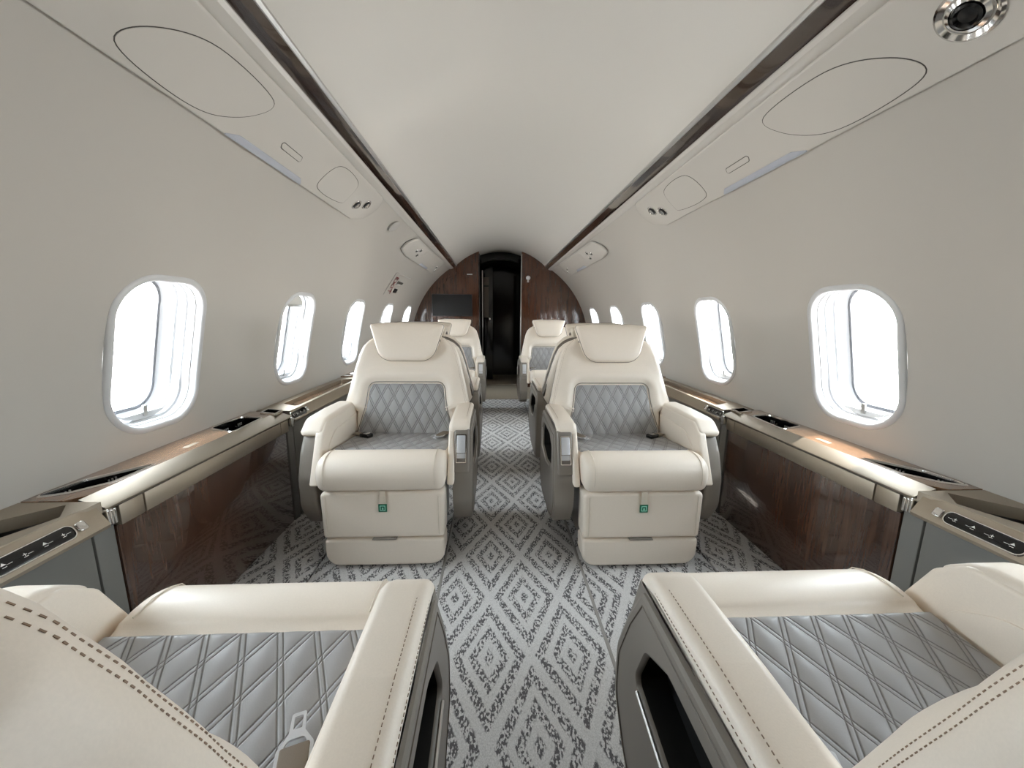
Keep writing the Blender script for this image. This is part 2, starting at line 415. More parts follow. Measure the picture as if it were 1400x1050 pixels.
# ------------------------------------------------------------------ ceiling vault, rails, end walls
VR=.90; VX=.612; VZ=1.702
vzc=VZ-math.sqrt(VR**2-VX**2)
def vault_z(x): return vzc+math.sqrt(VR**2-x**2)
vn=32
rings=[[(-VX+2*VX*i/vn,y,vault_z(-VX+2*VX*i/vn)) for i in range(vn+1)] for y in [Y0+(7.0-Y0)*k/12 for k in range(13)]]
v,f=loft(rings,False,False,False)
ceiling=props(MB().add(v,f).obj('ceiling','vault',ang=60),'smooth off-white vaulted ceiling between two dark wood strips','ceiling',kind='structure')
n_trim=1
for s in (1,-1):
    # wood strip (slightly recessed channel between vault and side wall)
    def sec(pts,y0,y1,name,mat,lab):
        global n_trim
        vv,ff=loft([[(s*x,y,z) for x,z in pts] for y in (y0,y1)])
        o=MB().add(vv,ff).obj('trim_%d'%n_trim,mat); n_trim+=1
        return props(o,lab,'trim',kind='structure')
    nm='above the bulkhead screen' if s<0 else 'on the sunlit side'
    sec([(.607,1.716),(.612,1.698),(.618,1.696),(.652,1.676),(.656,1.672),(.672,1.69),(.64,1.74)],Y0,7.0,'strip','walnut_strip','dark glossy wood strip running along ceiling, '+nm)
    sec([(.604,1.712),(.603,1.701),(.609,1.694),(.615,1.697),(.613,1.712)],Y0,7.0,'bead','satin','thin satin bead beside ceiling wood strip, '+nm)
    sec([(.655,1.675),(.653,1.668),(.660,1.658),(.690,1.650),(.702,1.652),(.700,1.672),(.672,1.69)],Y0,7.0,'rail','service','off-white rounded valance rail below wood strip, '+nm)
def section_poly(x0,x1,zlow=.0,n=28):
    """cabin cross-section between x0..x1 as polygon (bulkheads)"""
    top=[]
    for i in range(n+1):
        x=x0+(x1-x0)*i/n; ax=abs(x)
        if ax<=VX: z=vault_z(x)+.02
        elif ax<.70: z=1.72-(ax-VX)*.5
        else: z=ZC+math.sqrt(max(0,1.262**2-ax**2)) if ax<1.262 else ZC
        top.append((x,z))
    low=[(x1,zlow),(x0,zlow)] if abs(x1)<1.1 and abs(x0)<1.1 else None
    if low is None:
        # follow circle below too
        if x1>1.1: low=[(1.255,.5),(1.2,.25),(1.1,zlow),(x0,zlow)]
        else: low=[(x1,zlow),(-1.1,zlow),(-1.2,.25),(-1.255,.5)]
    return top+low
for nm,x0,x1,sd in (('wall_front_left',-1.262,-.302,-1),('wall_front_right',.285,1.262,1)):
    pol=section_poly(x0,x1)
    o=slab(pol,0,.05,.003,lambda a,b,h:(a,YB+h,b),seg=1).obj(nm,'bulk_wood',ang=20)
    props(o,'glossy walnut bulkhead panel %s the dark doorway'%('carrying the screen beside' if sd<0 else 'with round sensor beside'),'bulkhead',kind='structure')
    xe=-.302 if sd<0 else .285
    rbox((xe-sd*.004,YB+.02,.93),(.012,.07,1.86),.003,2).obj('edge_trim','satin' if sd>0 else 'bezel',o)
back=[(-1.3,-.05),(1.3,-.05),(1.3,2.1),(-1.3,2.1)]
props(slab(back,-.05,0,0,lambda a,b,h:(a,Y0+h,b)).obj('wall_back','bulk_wood'),'walnut rear bulkhead behind the forward-facing seats','bulkhead',kind='structure')
# vestibule beyond the doorway
YV=6.6
vb=[(-1.3,-.05),(1.3,-.05),(1.3,2.1),(-1.3,2.1)]
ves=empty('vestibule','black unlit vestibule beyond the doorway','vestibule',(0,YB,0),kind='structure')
def at(o): return lambda x,y,z:(x-o.location.x,y-o.location.y,z-o.location.z)
def inbox(parent,c,d,r,name,mat,seg=2): return rbox((c[0]-parent.location.x,c[1]-parent.location.y,c[2]-parent.location.z),d,r,seg).obj(name,mat,parent)
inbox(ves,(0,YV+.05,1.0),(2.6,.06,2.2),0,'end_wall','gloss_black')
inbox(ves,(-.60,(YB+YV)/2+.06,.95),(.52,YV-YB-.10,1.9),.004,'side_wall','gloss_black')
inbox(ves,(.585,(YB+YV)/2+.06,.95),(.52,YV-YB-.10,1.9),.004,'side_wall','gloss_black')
arch=[(-.34,2.0)]+[(-.34+.68*i/16,1.845-.10*((i-8)/8)**2) for i in range(17)]+[(.34,2.0)]
slab(arch,0,.03,.002,lambda a,b,h:(a,.36+h,b),seg=1).obj('arch_header','gloss_black',ves)
inbox(ves,(0,YB+.75,.008),(.70,1.1,.012),.002,'floor_plate','threshold')
gd=empty('galley_door','black glossy galley door with chrome latch knob inside doorway','door',(-.20,5.95,.0),kind=None)
inbox(gd,(-.215,6.0,.90),(.20,.04,1.72),.004,'leaf','gloss_black')
inbox(gd,(-.215,5.975,1.30),(.075,.01,.60),.003,'frosted_panel','strip')
inbox(gd,(-.272,5.965,1.05),(.014,.02,1.3),.004,'pull_bar','satin')
inbox(gd,(-.215,5.965,1.47),(.085,.012,.02),.003,'latch_bar','bezel')
fnk=frame3((-.165-gd.location.x,5.968-gd.location.y,.98),(0,-1,0),Vector((1,0,0)))
lathe([(.006,0),(.006,.018),(.016,.022),(.02,.03),(.016,.04),(.004,.043)],fnk,16).obj('knob','chrome',gd)
# ------------------------------------------------------------------ windows
def make_window_meshes():
    ac=PHI0*RC
    out={}
    base=rrect(0,0,WHW,WHH,.135,9)
    def ringset(prof):
        return prof
    return base
WB=rrect(0,0,WHW,WHH,.135,9)
def window(s,idx,y,num,shade=0.0):
    ac=PHI0*RC
    w=empty('window_%d'%num,'oval cabin window, %s from the walnut bulkhead, %s'%(['sixth','fifth','fourth','third','second','first'][idx-1],'sunlit side' if s>0 else 'bulkhead screen side'),'window',(0,y,0),kind='structure')
    def P(d,h): return [cyl(s,a,ac+b,-h) for a,b in inset(WB,d)]
    # bezel: rounded lip standing proud, then reveal
    rs=[P(-.004,.006),P(-.003,-.001),P(0,-.003),P(.003,-.0055),P(.010,-.006),P(.017,-.004),P(.020,.001),P(.0215,.008)]
    v,f=loft(rs,False,False); MB().add(v,f).obj('bezel','window_white',w,ang=50)
    rs=[P(.0215,.008),P(.023,.016),P(.027,.018),P(.028,.034),P(.024,.036),P(.024,.046),P(.030,.048),P(.031,.068),P(.026,.071),P(.026,.079),P(.034,.082),P(.035,.118),P(.046,.124)]
    v,f=loft(rs,False,False); MB().add(v,f).obj('reveal','reveal',w,ang=30)
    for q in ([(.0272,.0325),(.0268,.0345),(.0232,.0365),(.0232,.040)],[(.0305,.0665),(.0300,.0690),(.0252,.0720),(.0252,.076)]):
        v,f=loft([P(*k) for k in q],False,False); MB().add(v,f).obj('groove_shadow','gasket',w)  # dark rings put the shade of the track grooves into the colour
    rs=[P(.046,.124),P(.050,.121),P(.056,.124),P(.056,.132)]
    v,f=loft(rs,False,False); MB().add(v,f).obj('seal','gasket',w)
    # outer skin ring so no light leaks past the reveal
    pan=inset(WB,.045); c=[cyl(s,a,ac+b,-.128) for a,b in pan]; c2=[cyl(s,a,ac+b,-.132) for a,b in pan]
    # pane as concentric rings following curvature
    rings=[[cyl(s,a*k,ac+b*k,-.128) for a,b in pan] for k in (1,.75,.5,.25,.02)]
    v,f=loft(rings,False,True); MB().add(v,f).obj('pane','pane',w)
    # shade: stack at the sill with a pull tab (and partly lowered pleats at the head when shade>0)
    def band(b0,b1,h0,h1,name,mat):
        import bisect
        hw=WHW-.031
        mb=MB(); n=8
        L=[]
        for i in range(n+1):
            a=-hw+2*hw*i/n
            lim=WHH-.031-(.135-math.sqrt(max(0,.135**2-max(0,abs(a)-(WHW-.135-.031)-.0)**2))) if abs(a)>(WHW-.031-.135) else WHH-.031
            L.append((a,max(b0,-lim) if b0<0 else min(b0,lim),max(b1,-lim) if b1<0 else min(b1,lim)))
        rings=[]
        for a,p,q in L: rings.append([cyl(s,a,ac+p,-h0),cyl(s,a,ac+q,-h0),cyl(s,a,ac+q,-h1),cyl(s,a,ac+p,-h1)])
        v,f=loft(rings); mb.add(v,f); return mb.obj(name,mat,w,ang=25)
    band(-WHH,-WHH+.052,.050,.066,'shade_rail','window_white')
    tabc=ac-WHH+.058
    tb=MB(); rings=[[cyl(s,a,tabc+b,-h) for a,b in rrect(0,0,.007,.018,.003,2)] for h in (.044,.050)]
    v,f=loft(rings); tb.add(v,f).obj('shade_tab','satin',w)
    if shade>0:
        band(WHH-.031-shade,WHH-.03,.050,.058,'shade_fabric','shade')
        band(WHH-.031-shade-.012,WHH-.031-shade,.046,.062,'shade_bar','satin')
    return w
num=1
for s in (-1,1):
    for i,y in enumerate(WY):
        window(s,i+1,y,num,.055 if (s<0 and abs(y-2.22)<.01) else 0); num+=1
        # sky portal: guides daylight sampling through the opening
        la=bpy.data.lights.new('sky_portal','AREA'); la.shape='RECTANGLE'; la.size=.34; la.size_y=.50
        la.cycles.is_portal=True
        lo=bpy.data.objects.new('sky_portal',la); col.objects.link(lo)
        p=Vector(cyl(s,y,PHI0*RC,-.15)); lo.location=p
        nrm=Vector((-s*math.cos(PHI0),0,-math.sin(PHI0)))
        lo.rotation_euler=nrm.to_track_quat('-Z','Y').to_euler()
        # size axis: x of lamp should run along the cabin
        lo.rotation_mode='QUATERNION'
        yax=Vector((0,1,0)); zax=-nrm; xax=yax.cross(zax)
        lo.rotation_quaternion=Matrix((yax,zax.cross(yax),zax)).transposed().to_quaternion()
# ------------------------------------------------------------------ club seats
def lerp_tab(tab,x):
    if x<=tab[0][0]: return tab[0][1]
    for (a,b),(c,d) in zip(tab,tab[1:]):
        if x<=c:
            t=(x-a)/(c-a); t=t*t*(3-2*t)*.35+t*.65; return b+(d-b)*t
    return tab[-1][1]
BA=R_(17.5)
def bmap(u,v,h): return (u,.44+v*math.sin(BA)-h*math.cos(BA),.40+v*math.cos(BA)+h*math.sin(BA))
HW=[(0,.243),(.165,.245),(.185,.314),(.28,.293),(.37,.274),(.44,.257),(.49,.239),(.52,.213),(.54,.180),(.551,.140),(.556,.105)]
QW=[(0,.228),(.07,.225),(.12,.212),(.17,.199),(.22,.191),(.267,.186),(.28,.1835),(.29,.1774),(.296,.1706),(.300,.163),(.302,.152)]
VT=.556
def sstep(a,b,x):
    t=max(0,min(1,(x-a)/(b-a))); return t*t*(3-2*t)
def edge_dist(u,v,tab,vt):
    hw=lerp_tab(tab,v); return min(hw-abs(u),(vt-v)*1.0)
def pad_grid(tab,v0,v1,H,nu,nv,back,fn,grow=0.0):
    """cushion: front height H(u,v); rim rolls to 'back' plane"""
    V=[];F=[]
    vs_=[v0+(v1-v0)*(1-math.cos(PI*i/nv))/2 for i in range(nv+1)]
    for vv in vs_:
        hw=lerp_tab(tab,vv)+grow
        for j in range(nu+1):
            u=-hw*math.cos(PI*j/nu); V.append(fn(u,vv,H(u,vv)))
    m=nu+1
    for i in range(nv):
        for j in range(nu): a=i*m+j; F.append((a,a+1,a+1+m,a+m))
    k=len(V)
    for vv in vs_:
        hw=lerp_tab(tab,vv)+grow
        for j in range(nu+1):
            u=-hw*math.cos(PI*j/nu); V.append(fn(u,vv,back))
    for i in range(nv):
        for j in range(nu): a=k+i*m+j; F.append((a,a+m,a+1+m,a+1))
    for i in range(nv):
        F.append((i*m,(i+1)*m,k+(i+1)*m,k+i*m)); F.append((i*m+nu,k+i*m+nu,k+(i+1)*m+nu,(i+1)*m+nu))
    for j in range(nu):
        F.append((j,k+j,k+j+1,j+1)); a=nv*m; F.append((a+j,a+j+1,k+a+j+1,k+a+j))
    return V,F
def roll(e,R,drop):
    t=max(0,min(1,e/R)); return -drop*(1-math.sqrt(max(0,1-(1-t)**2)))
def back_front(u,v):
    hw=lerp_tab(HW,v); e=min(hw-abs(u),VT-v)
    h=roll(e,.055,.05)
    # recess for the quilted insert, soft bolster round it
    w_=lerp_tab(QW,v) if v<.267 else .186
    px=abs(u)-(w_+.006-.041);py=v-(.308-.041)
    sdf=(math.hypot(px,py) if px>0 and py>0 else max(px,py))-.041
    din=-sdf
    h+= -.014*sstep(-.022,.008,din)+.012*sstep(.05,.0,abs(din+.035))
    # lumbar swell and head dip
    h+=.012*math.exp(-((v-.20)/.12)**2)*0
    return h+.012
def quilt_pillow(p,q):
    fp=abs((p+.5)%1-.5);fq=abs((q+.5)%1-.5)
    g=lambda f:math.sin(PI/2*max(0,(f-.075)/.425))**.7 if f>.075 else 0
    return .0032*g(fp)*g(fq)
QA,QB=.062,.118
def build_seat(m,recline=17.5):
    """prototype; m=+1: aisle on +x, m=-1: aisle on -x. Seat faces -y, cushion front at y=0."""
    global BA
    BA=R_(recline)
    root=bpy.data.objects.new('club_seat',None); col.objects.link(root); root.empty_display_size=.05
    X=lambda fn:(lambda *a:(lambda p:(p[0]*m,p[1],p[2]))(fn(*a)))
    I=X(lambda x,y,z:(x,y,z))
    sx=lambda a,b,h:(h*m,a,b)            # outline in (y,z), thickness along x
    fx=lambda a,b,h:(a*m,h,b)            # outline in (x,z), thickness along y
    # base pedestal
    slab(rrect(0,.33,.20,.23,.05,5),0,.30,.01,lambda a,b,h:(a*m,b,.012+h)).obj('base','shell',root)
    # foot rest: lower and upper pads
    o=fillet([(-.236,.022+.0,.055),(.236,.022,.055),(.238,.138,.012),(-.238,.138,.012)],6)
    slab(o,.032,.13,.012,fx,5).obj('lower_footrest','cream',root)
    o=fillet([(-.238,.146,.014),(.238,.146,.014),(.241,.342,.022),(-.241,.342,.022)],5)
    up=slab(o,.028,.13,.014,fx,5).obj('upper_footrest','cream',root)
    for x in (-.218,.218): tube([(x*m,.0275,.16),(x*m,.0265,.24),(x*m,.0275,.325)],.0016,6).obj('stitching','cream_pipe',up)
    slab(fillet([(-.050,.1375,.002),(.050,.1375,.002),(.044,.1475,.003),(-.044,.1475,.003)],3),.0265,.06,.002,fx,2).obj('pull_handle','shell',up)
    # strap with green tag
    st=slab(rrect(.004,.321,.0115,.030,.002,2),.018,.0205,.0008,fx,2).obj('pull_strap','cream_pipe',root)
    slab(rrect(.0035,.281,.0165,.0165,.002,2),.0165,.0195,.0008,fx,2).obj('green_tag','green',st)
    fr=MB(); o1=rrect(.0035,.281,.0108,.0108,.001,1); o2=rrect(.0035,.281,.0078,.0078,.001,1)
    v,f=loft([[(a*m,.0166,b) for a,b in o1],[(a*m,.0158,b) for a,b in o1],[(a*m,.0158,b) for a,b in o2],[(a*m,.0166,b) for a,b in o2]],False,False); fr.add(v,f)
    slab(rrect(.0035,.279,.0030,.0042,.001,2),.0158,.0166,.0002,fx,1,fr)
    fr.obj('tag_symbol','mint',st)
    # seat cushion: cream roll + body
    prof=[(.055,.350),(.030,.350),(.012,.360),(.002,.385),(-.002,.415),(.004,.445),(.020,.468),(.045,.481),(.085,.487),(.125,.482),(.155,.471),(.30,.452),(.47,.440),(.47,.36)]
    pr=smooth_poly(prof,5)
    hwc=.246; rings=[]
    for t in range(9):
        q=PI/2*t/8; d=.035*(1-math.sin(q)); rings.append((-hwc+.035*(1-math.cos(q)),d))
    rr=[]
    for x,d in rings: rr.append([(x*m,a,b) for a,b in inset(pr,d)])
    for x,d in [(-x,d) for x,d in rings][::-1]: rr.append([(x*m,a,b) for a,b in inset(pr,d)])
    v,f=loft(rr); cu=MB().add(v,f).obj('seat_cushion','cream',root,ang=45)
    # stitched piping at the ends of the roll
    for x in (-.2085,.2085): tube([(x*m,a,b) for a,b in [(.012,.362),(.0005,.39),(-.004,.415),(.002,.447),(.018,.4705),(.044,.4835),(.085,.4895),(.125,.4845)]],.0014,6).obj('stitching','cream_pipe',cu)
    # quilted seat insert
    nu,nv=96,56; V=[];F=[];UV=[]
    y0,y1=.150,.462
    for i in range(nv+1):
        y=y0+(y1-y0)*i/nv
        for j in range(nu+1):
            u=-.236+.472*j/nu
            zb=.4735+(y-.152)*(-.110) if y<.30 else .4572-(y-.30)*.075
            p=u/QA+(y-y0)/QB;q=u/QA-(y-y0)/QB
            e=min(.236-abs(u),(y-y0)*1.2,.03)
            z=zb+.002+quilt_pillow(p,q)*sstep(0,.018,e)+roll(max(0,e),.012,.007)
            V.append((u*m,y,z)); UV.append((p,q))
    mm=nu+1
    for i in range(nv):
        for j in range(nu): a=i*mm+j; F.append((a,a+1,a+1+mm,a+mm))
    mesh('quilted_seat_insert',V,F,'quilt',root,uv=UV,ang=60)
    # backrest cushion
    V,F=pad_grid(HW,0,VT,back_front,72,64,-.060,X(bmap)); bkr=mesh('backrest',V,F,'cream',root,ang=60)
    for ee in (.0105,.0175):
        for sgn in (-1,1):
            mb=MB(); L=[]; v_=.20
            while v_<.552-ee:
                u_=lerp_tab(HW,v_)-ee; L.append(X(bmap)(sgn*u_,v_,back_front(u_,v_)+.0003)); v_+=.0025
            for a,b in zip(L[::2],L[1::2]): tube([a,b],.0006,4,mb)
            mb.obj('stitching','thread',bkr)['kind']='stuff'
    # quilted back insert
    nu,nv=84,72; V=[];F=[];UV=[]
    for i in range(nv+1):
        vv=.0+.3015*i/nv; hw=lerp_tab(QW,vv)+.004
        for j in range(nu+1):
            t=-1+2*j/nu; u=hw*t
            p=u/QA+vv/QB;q=u/QA-vv/QB
            e=min(hw-abs(u),.3015-vv+.001)
            h=.001+quilt_pillow(p,q)*sstep(0,.02,e)+roll(e,.016,.008)
            V.append(X(bmap)(u,vv,h)); UV.append((p,q))
    mm=nu+1
    for i in range(nv):
        for j in range(nu): a=i*mm+j; F.append((a,a+1,a+1+mm,a+mm))
    qb=mesh('quilted_back_insert',V,F,'quilt',root,uv=UV,ang=60)
    pv=[.02+.247*i/18 for i in range(19)]+[.267+.0385*math.sin(PI/2*i/8) for i in range(1,9)]
    pu=[lerp_tab(QW,q)+.004 for q in pv[:19]]+[.1515+.0385*math.cos(PI/2*i/8) for i in range(1,9)]
    path=[(-a,b) for a,b in zip(pu,pv)]+[(a*.03,.3055) for a in range(-4,5)]+[(a,b) for a,b in list(zip(pu,pv))[::-1]]
    tube([X(bmap)(u,v,.0045) for u,v in path],.0022,6).obj('piping','shell',qb)
    # dark trim band and rear shell
    HWt=[(a,b-.004) for a,b in HW]
    V,F=pad_grid([(max(.17,a),b) for a,b in HWt if a>.1]+[],.17,VT-.004,lambda u,v:-.045,24,30,-.115,X(bmap)); mesh('trim_band','strip',root) if False else mesh('trim_band',V,F,'strip',root,ang=40)
    HWs=[(0,.25),(.10,.262),(.17,.303),(.28,.291),(.37,.272),(.44,.255),(.49,.237),(.52,.211),(.54,.178),(.551,.138),(.556,.10)]
    def shellH(u,v):
        hw=lerp_tab(HWs,v); e=min(hw-abs(u),VT-v)
        return -.152-roll(e,.06,.050)
    V,F=pad_grid(HWs,.0,VT,shellH,60,54,-.101,X(bmap)); sh=mesh('back_shell',V,F,'cream',root,ang=50)
    # double stitch line following the rim of the shell
    mb=MB()
    for off,rad in ((.030,.0011),(.052,.0011)):
        pts=[]
        for sgn in (-1,1):
            L=[]
            v_=.03
            while v_<VT-off*1.02:
                u=lerp_tab(HWs,v_)-off
                if u>.03: L.append((sgn*u,v_))
                v_+=.0042
            pts.append(L)
        for L in pts:
            for i in range(0,len(L)-1):
                if i%2: continue
                a=L[i];b=L[i+1]
                P=[X(bmap)(a[0],a[1],shellH(*a)-.0006),X(bmap)(b[0],b[1],shellH(*b)-.0006)]
                tube(P,rad,4,mb)
    mb.obj('stitching','thread',sh)['kind']='stuff'
    # head rest: flared pad with grey side bracket
    ho=fillet([(-.128,.408,.075),(.128,.408,.075),(.186,.592,.012),(.10,.604,.2),(-.10,.604,.2),(-.186,.592,.012)],8)
    ho=[p for i,p in enumerate(ho) if (Vector(p)-Vector(ho[i-1])).length>.0008]
    def hmap(u,v,h): return X(bmap)(u,v,h+.012*(abs(u)/.19)**2.4-.05*max(0,(v-.55))**1*1.2)
    # dome front via inset rings
    rings=[];cen=(0,.505)
    def hr(d,h): return [hmap(a,b,h) for a,b in (inset(ho,d) if d>0 else ho)]
    pr_=[(.012,-.02),(.003,-.012),(0,.0),(0,.034),(.004,.043),(.012,.049)]
    rings=[hr(d,h) for d,h in pr_]
    ins=inset(ho,.012)
    for k,h in ((.8,.053),(.6,.055),(.35,.056),(.1,.056)): rings.append([hmap(cen[0]+(a-cen[0])*k,cen[1]+(b-cen[1])*k,h) for a,b in ins])
    v,f=loft(rings); hd=MB().add(v,f).obj('headrest','cream',root,ang=50)
    e=[hmap(a,b,.030) for a,b in inset(ho,-.0008)]; tube(e,.0014,5,closed=True).obj('piping','strip',hd)
    hb=slab(fillet([(-.12,.44,.02),(.12,.44,.02),(.165,.59,.015),(-.165,.59,.015)],4),-.068,.0,.012,lambda a,b,h:X(bmap)(a,b,h),3); hb.obj('headrest_back','cream_pipe',hd)
    for sgn in (-1,1): rbox((0,0,0),(.012,.05,.05),.004,2,fn=lambda x,y,z:X(bmap)(x+sgn*.158,z+.535,y+.0)).obj('headrest_bracket','shell',hd)
    # ---- aisle arm: cream inner panel and cap, taupe shell with recess, chrome latch
    ip=fillet([(.052,.355,.006),(.085,.352,.006),(.16,.40,.03),(.50,.42,.02),(.52,.585,.02),(.17,.580,.035)],5)
    slab(ip,.249,.276,.008,sx,3).obj('arm_inner_panel','cream',root)
    cap=fillet([(.150,.540,.012),(.146,.566,.02),(.185,.592,.05),(.36,.596,.05),(.525,.590,.02),(.525,.552,.012),(.22,.555,.03),(.185,.548,.02)],6)
    ac=slab(cap,.252,.336,.018,sx,5).obj('arm_cap','cream',root,ang=50)
    mb=MB()
    def stitch(path,step=.0036,rad=.0007,mb=None):
        L=[];P=[Vector(p) for p in path]
        for a,b in zip(P,P[1:]):
            n=max(1,int((b-a).length/step))
            for i in range(n):
                if i%2==0: tube([a+(b-a)*(i/n),a+(b-a)*((i+1)/n)],rad,4,mb)
    stitch([I(.3185,.188,.5895),I(.319,.24,.5935),I(.319,.36,.5962),I(.319,.50,.5915)],mb=mb)
    stitch([I(.3345,.190,.577),I(.3362,.25,.578),I(.3362,.36,.580),I(.3362,.50,.576)],mb=mb)
    mb.obj('stitching','thread',ac)['kind']='stuff'
    sh_o=fillet([(.172,.552,.02),(.128,.47,.06),(.090,.37,.08),(.088,.26,.09),(.15,.155,.10),(.28,.115,.05),(.55,.115,.06),(.60,.22,.06),(.60,.50,.05),(.555,.552,.03)],6)
    hole=fillet([(.185,.385,.02),(.215,.470,.03),(.29,.505,.05),(.50,.505,.03),(.515,.46,.03),(.48,.385,.03),(.33,.362,.06)],5)
    def bulge(a,b):
        return .012*math.exp(-((b-.33)/.2)**2)
    fo=lambda a,b,h:((.338+bulge(a,b)+h)*m,a,b)
    mb=MB(); plate(inset(sh_o,.010),[hole],fo,.03,mb,wall=False)
    v,f=loft([[fo(a,b,0) for a,b in inset(sh_o,.010)],[fo(a,b,-.003) for a,b in inset(sh_o,.003)],[fo(a,b,-.012) for a,b in sh_o],[(.268*m,a,b) for a,b in sh_o]],False,True); mb.add(v,f)
    v,f=loft([[fo(a,b,0) for a,b in hole],[fo(a,b,-.004) for a,b in inset(hole,.005)],[fo(a,b,-.008) for a,b in inset(hole,.006)]],False,False); mb.add(v,f)
    ash=mb.obj('arm_shell','shell',root,ang=40)
    v,f=loft([[fo(a,b,-.008) for a,b in inset(hole,.006)],[fo(a,b,-.055) for a,b in inset(hole,.006)]],False,True); MB().add(v,f).obj('pocket','pocket',ash)
    groove=inset(sh_o,.022); tube([fo(a,b,.0) for a,b in groove],.0016,5,closed=True).obj('shell_groove','strip',ash)
    tube([fo(a,b,.002) for a,b in hole[len(hole)//2+4:len(hole)-1]]+[fo(*hole[-1],.002),fo(*hole[0],.002)],.003,6).obj('pocket_lip','satin',ash)
    # latch on the sloping front face of the shell
    n=Vector((0,-1,.33)).normalized(); t=Vector((0,.33,1)).normalized()
    lo=Vector((.302,.121,.485))
    lf=lambda a,b,h:tuple(((lo+Vector((a,0,0))+t*b+n*h).x*m,(lo+Vector((a,0,0))+t*b+n*h).y,(lo+Vector((a,0,0))+t*b+n*h).z))
    rbox((.304,.16,.475),(.062,.06,.17),.008,3,fn=lambda x,y,z:I(x,y-(z-.475)*-.36-.012,z)).obj('arm_front','shell',root)
    la=rrect(0,0,.0215,.058,.004,3)
    fr=MB(); plate(la,[inset(la,.003)],lambda a,b,h:lf(a,b,.006+h),.012,fr); lt=fr.obj('latch_frame','chrome',root)
    slab(rrect(0,.018,.0175,.036,.003,3),-.004,.006,.002,lf,2).obj('latch_lever','lever',lt)
    slab(rrect(0,-.030,.0175,.010,.002,2),-.004,.001,.001,lf,2).obj('latch_plate','lever',lt)
    slab(rrect(0,-.046,.0175,.006,.001,1),-.004,.000,.0005,lf,1).obj('latch_gap','black',lt)
    # ---- window arm: cream padded, taupe outer shell
    wo=fillet([(.040,.362,.006),(.072,.358,.006),(.16,.40,.03),(.51,.42,.02),(.53,.588,.02),(.18,.590,.05),(.128,.548,.03)],6)
    wa=slab(wo,-.284,-.249,.009,sx,4).obj('window_arm','cream',root,ang=50)
    wc=fillet([(.136,.532,.012),(.130,.556,.02),(.185,.600,.07),(.36,.604,.05),(.53,.598,.02),(.53,.545,.012),(.22,.548,.03),(.175,.540,.02)],6)
    slab(wc,-.348,-.252,.020,sx,5).obj('arm_cap','cream',wa,ang=50)
    pp=fillet([(.155,.40,.01),(.165,.49,.05),(.24,.535,.09),(.50,.545,.02),(.49,.425,.02)],6)
    slab(pp,-.252,-.2450,.003,sx,2).obj('arm_side_pad','cream',wa)
    ws=fillet([(.185,.555,.02),(.128,.47,.06),(.095,.37,.08),(.095,.24,.09),(.16,.14,.10),(.28,.115,.05),(.55,.115,.06),(.60,.22,.06),(.60,.50,.05),(.555,.552,.03)],6)
    slab(ws,-.352,-.285,.012,sx,3).obj('arm_shell','shell',root)
    rbox((-.31,.20,.45),(.06,.10,.17),.01,2,fn=lambda x,y,z:I(x,y-(z-.45)*-.30-.03,z)).obj('arm_front','shell',root)
    # ---- belts
    tw=Matrix.Rotation(R_(-18),4,'Z')
    def tf(a,b,h):
        p=tw@Vector((a,b,0)); return I(.176+p.x,.325+p.y,.4625+h+ (p.y)*-.06)
    out=fillet([(-.009,-.030,.003),(.009,-.030,.003),(.010,-.004,.004),(.022,.014,.008),(.022,.040,.006),(-.022,.040,.006),(-.022,.014,.008),(-.010,-.004,.004)],4)
    h1=fillet([(-.0055,-.025,.001),(.0055,-.025,.001),(.0055,-.008,.001),(-.0055,-.008,.001)],2)
    h2=fillet([(-.010,.004,.006),(.010,.004,.006),(.017,.018,.004),(.017,.036,.003),(-.017,.036,.003),(-.017,.018,.004)],4)
    mb=MB(); plate(out,[h1,h2],lambda a,b,h:tf(a,b,.0105+h),.003,mb); plate(out,[h1,h2],lambda a,b,h:tf(a,b,.0075),.0,mb,wall=False)
    bt=mb.obj('belt_tongue','lever',root)
    rbox((0,.055,.008),(.036,.085,.010),.003,2,fn=lambda x,y,z:tf(x,y,z)).obj('belt_webbing','webbing',bt)
    tb=Matrix.Rotation(R_(60),4,'Z')
    def bf(a,b,h):
        p=tb@Vector((a,b,0)); return I(-.165+p.x,.375+p.y,.452+h)
    bk=rbox((0,0,.012),(.036,.055,.018),.005,3,fn=bf).obj('belt_buckle','black',root)
    rbox((0,-.004,.0215),(.024,.022,.003),.001,1,fn=bf).obj('buckle_plate','chrome',bk)
    rbox((0,.045,.010),(.034,.05,.008),.002,2,fn=bf).obj('belt_webbing','webbing',bk)
    return root
protoA=build_seat(1); protoB=build_seat(-1); protoC=build_seat(1,16.1); protoD=build_seat(-1,16.3)
used=set()
def copy_tree(o,parent=None):
    c=o.copy(); col.objects.link(c); c.parent=parent
    for ch in [x for x in o.children]: copy_tree(ch,c)
    return c
def place(proto,x,y,rz,label):
    o=proto if proto.name not in used else copy_tree(proto)
    used.add(proto.name)
    o.location=(x,y,.004); o.rotation_euler=(0,0,rz)
    props(o,label,'seat','cream club seats of the cabin')
    return o
kinds=[
 (protoA,-.530,1.385,0,'cream club seat facing aft toward the forward-facing pair, bulkhead screen side of aisle'),
 (protoB,.500,1.350,0,'cream club seat facing aft toward the forward-facing pair, sunlit side of aisle'),
 (protoD,-.530,.755,PI,'cream club seat facing forward on screen side, its chrome belt tongue lying loose'),
 (protoC,.507,.758,PI,'cream club seat facing forward beside the sunlit ledge, in front of wood side panel'),
 (protoB,-.530,2.90,PI,'cream club seat backed against another seat on the screen side of aisle'),
 (protoA,.515,2.88,PI,'cream club seat backed against another seat on the sunlit side of aisle'),
 (protoA,-.530,3.72,0,'cream club seat facing aft, standing just below the bulkhead screen'),
 (protoB,.515,3.72,0,'cream club seat facing aft, standing before the bulkhead with round sensor')]
first={}
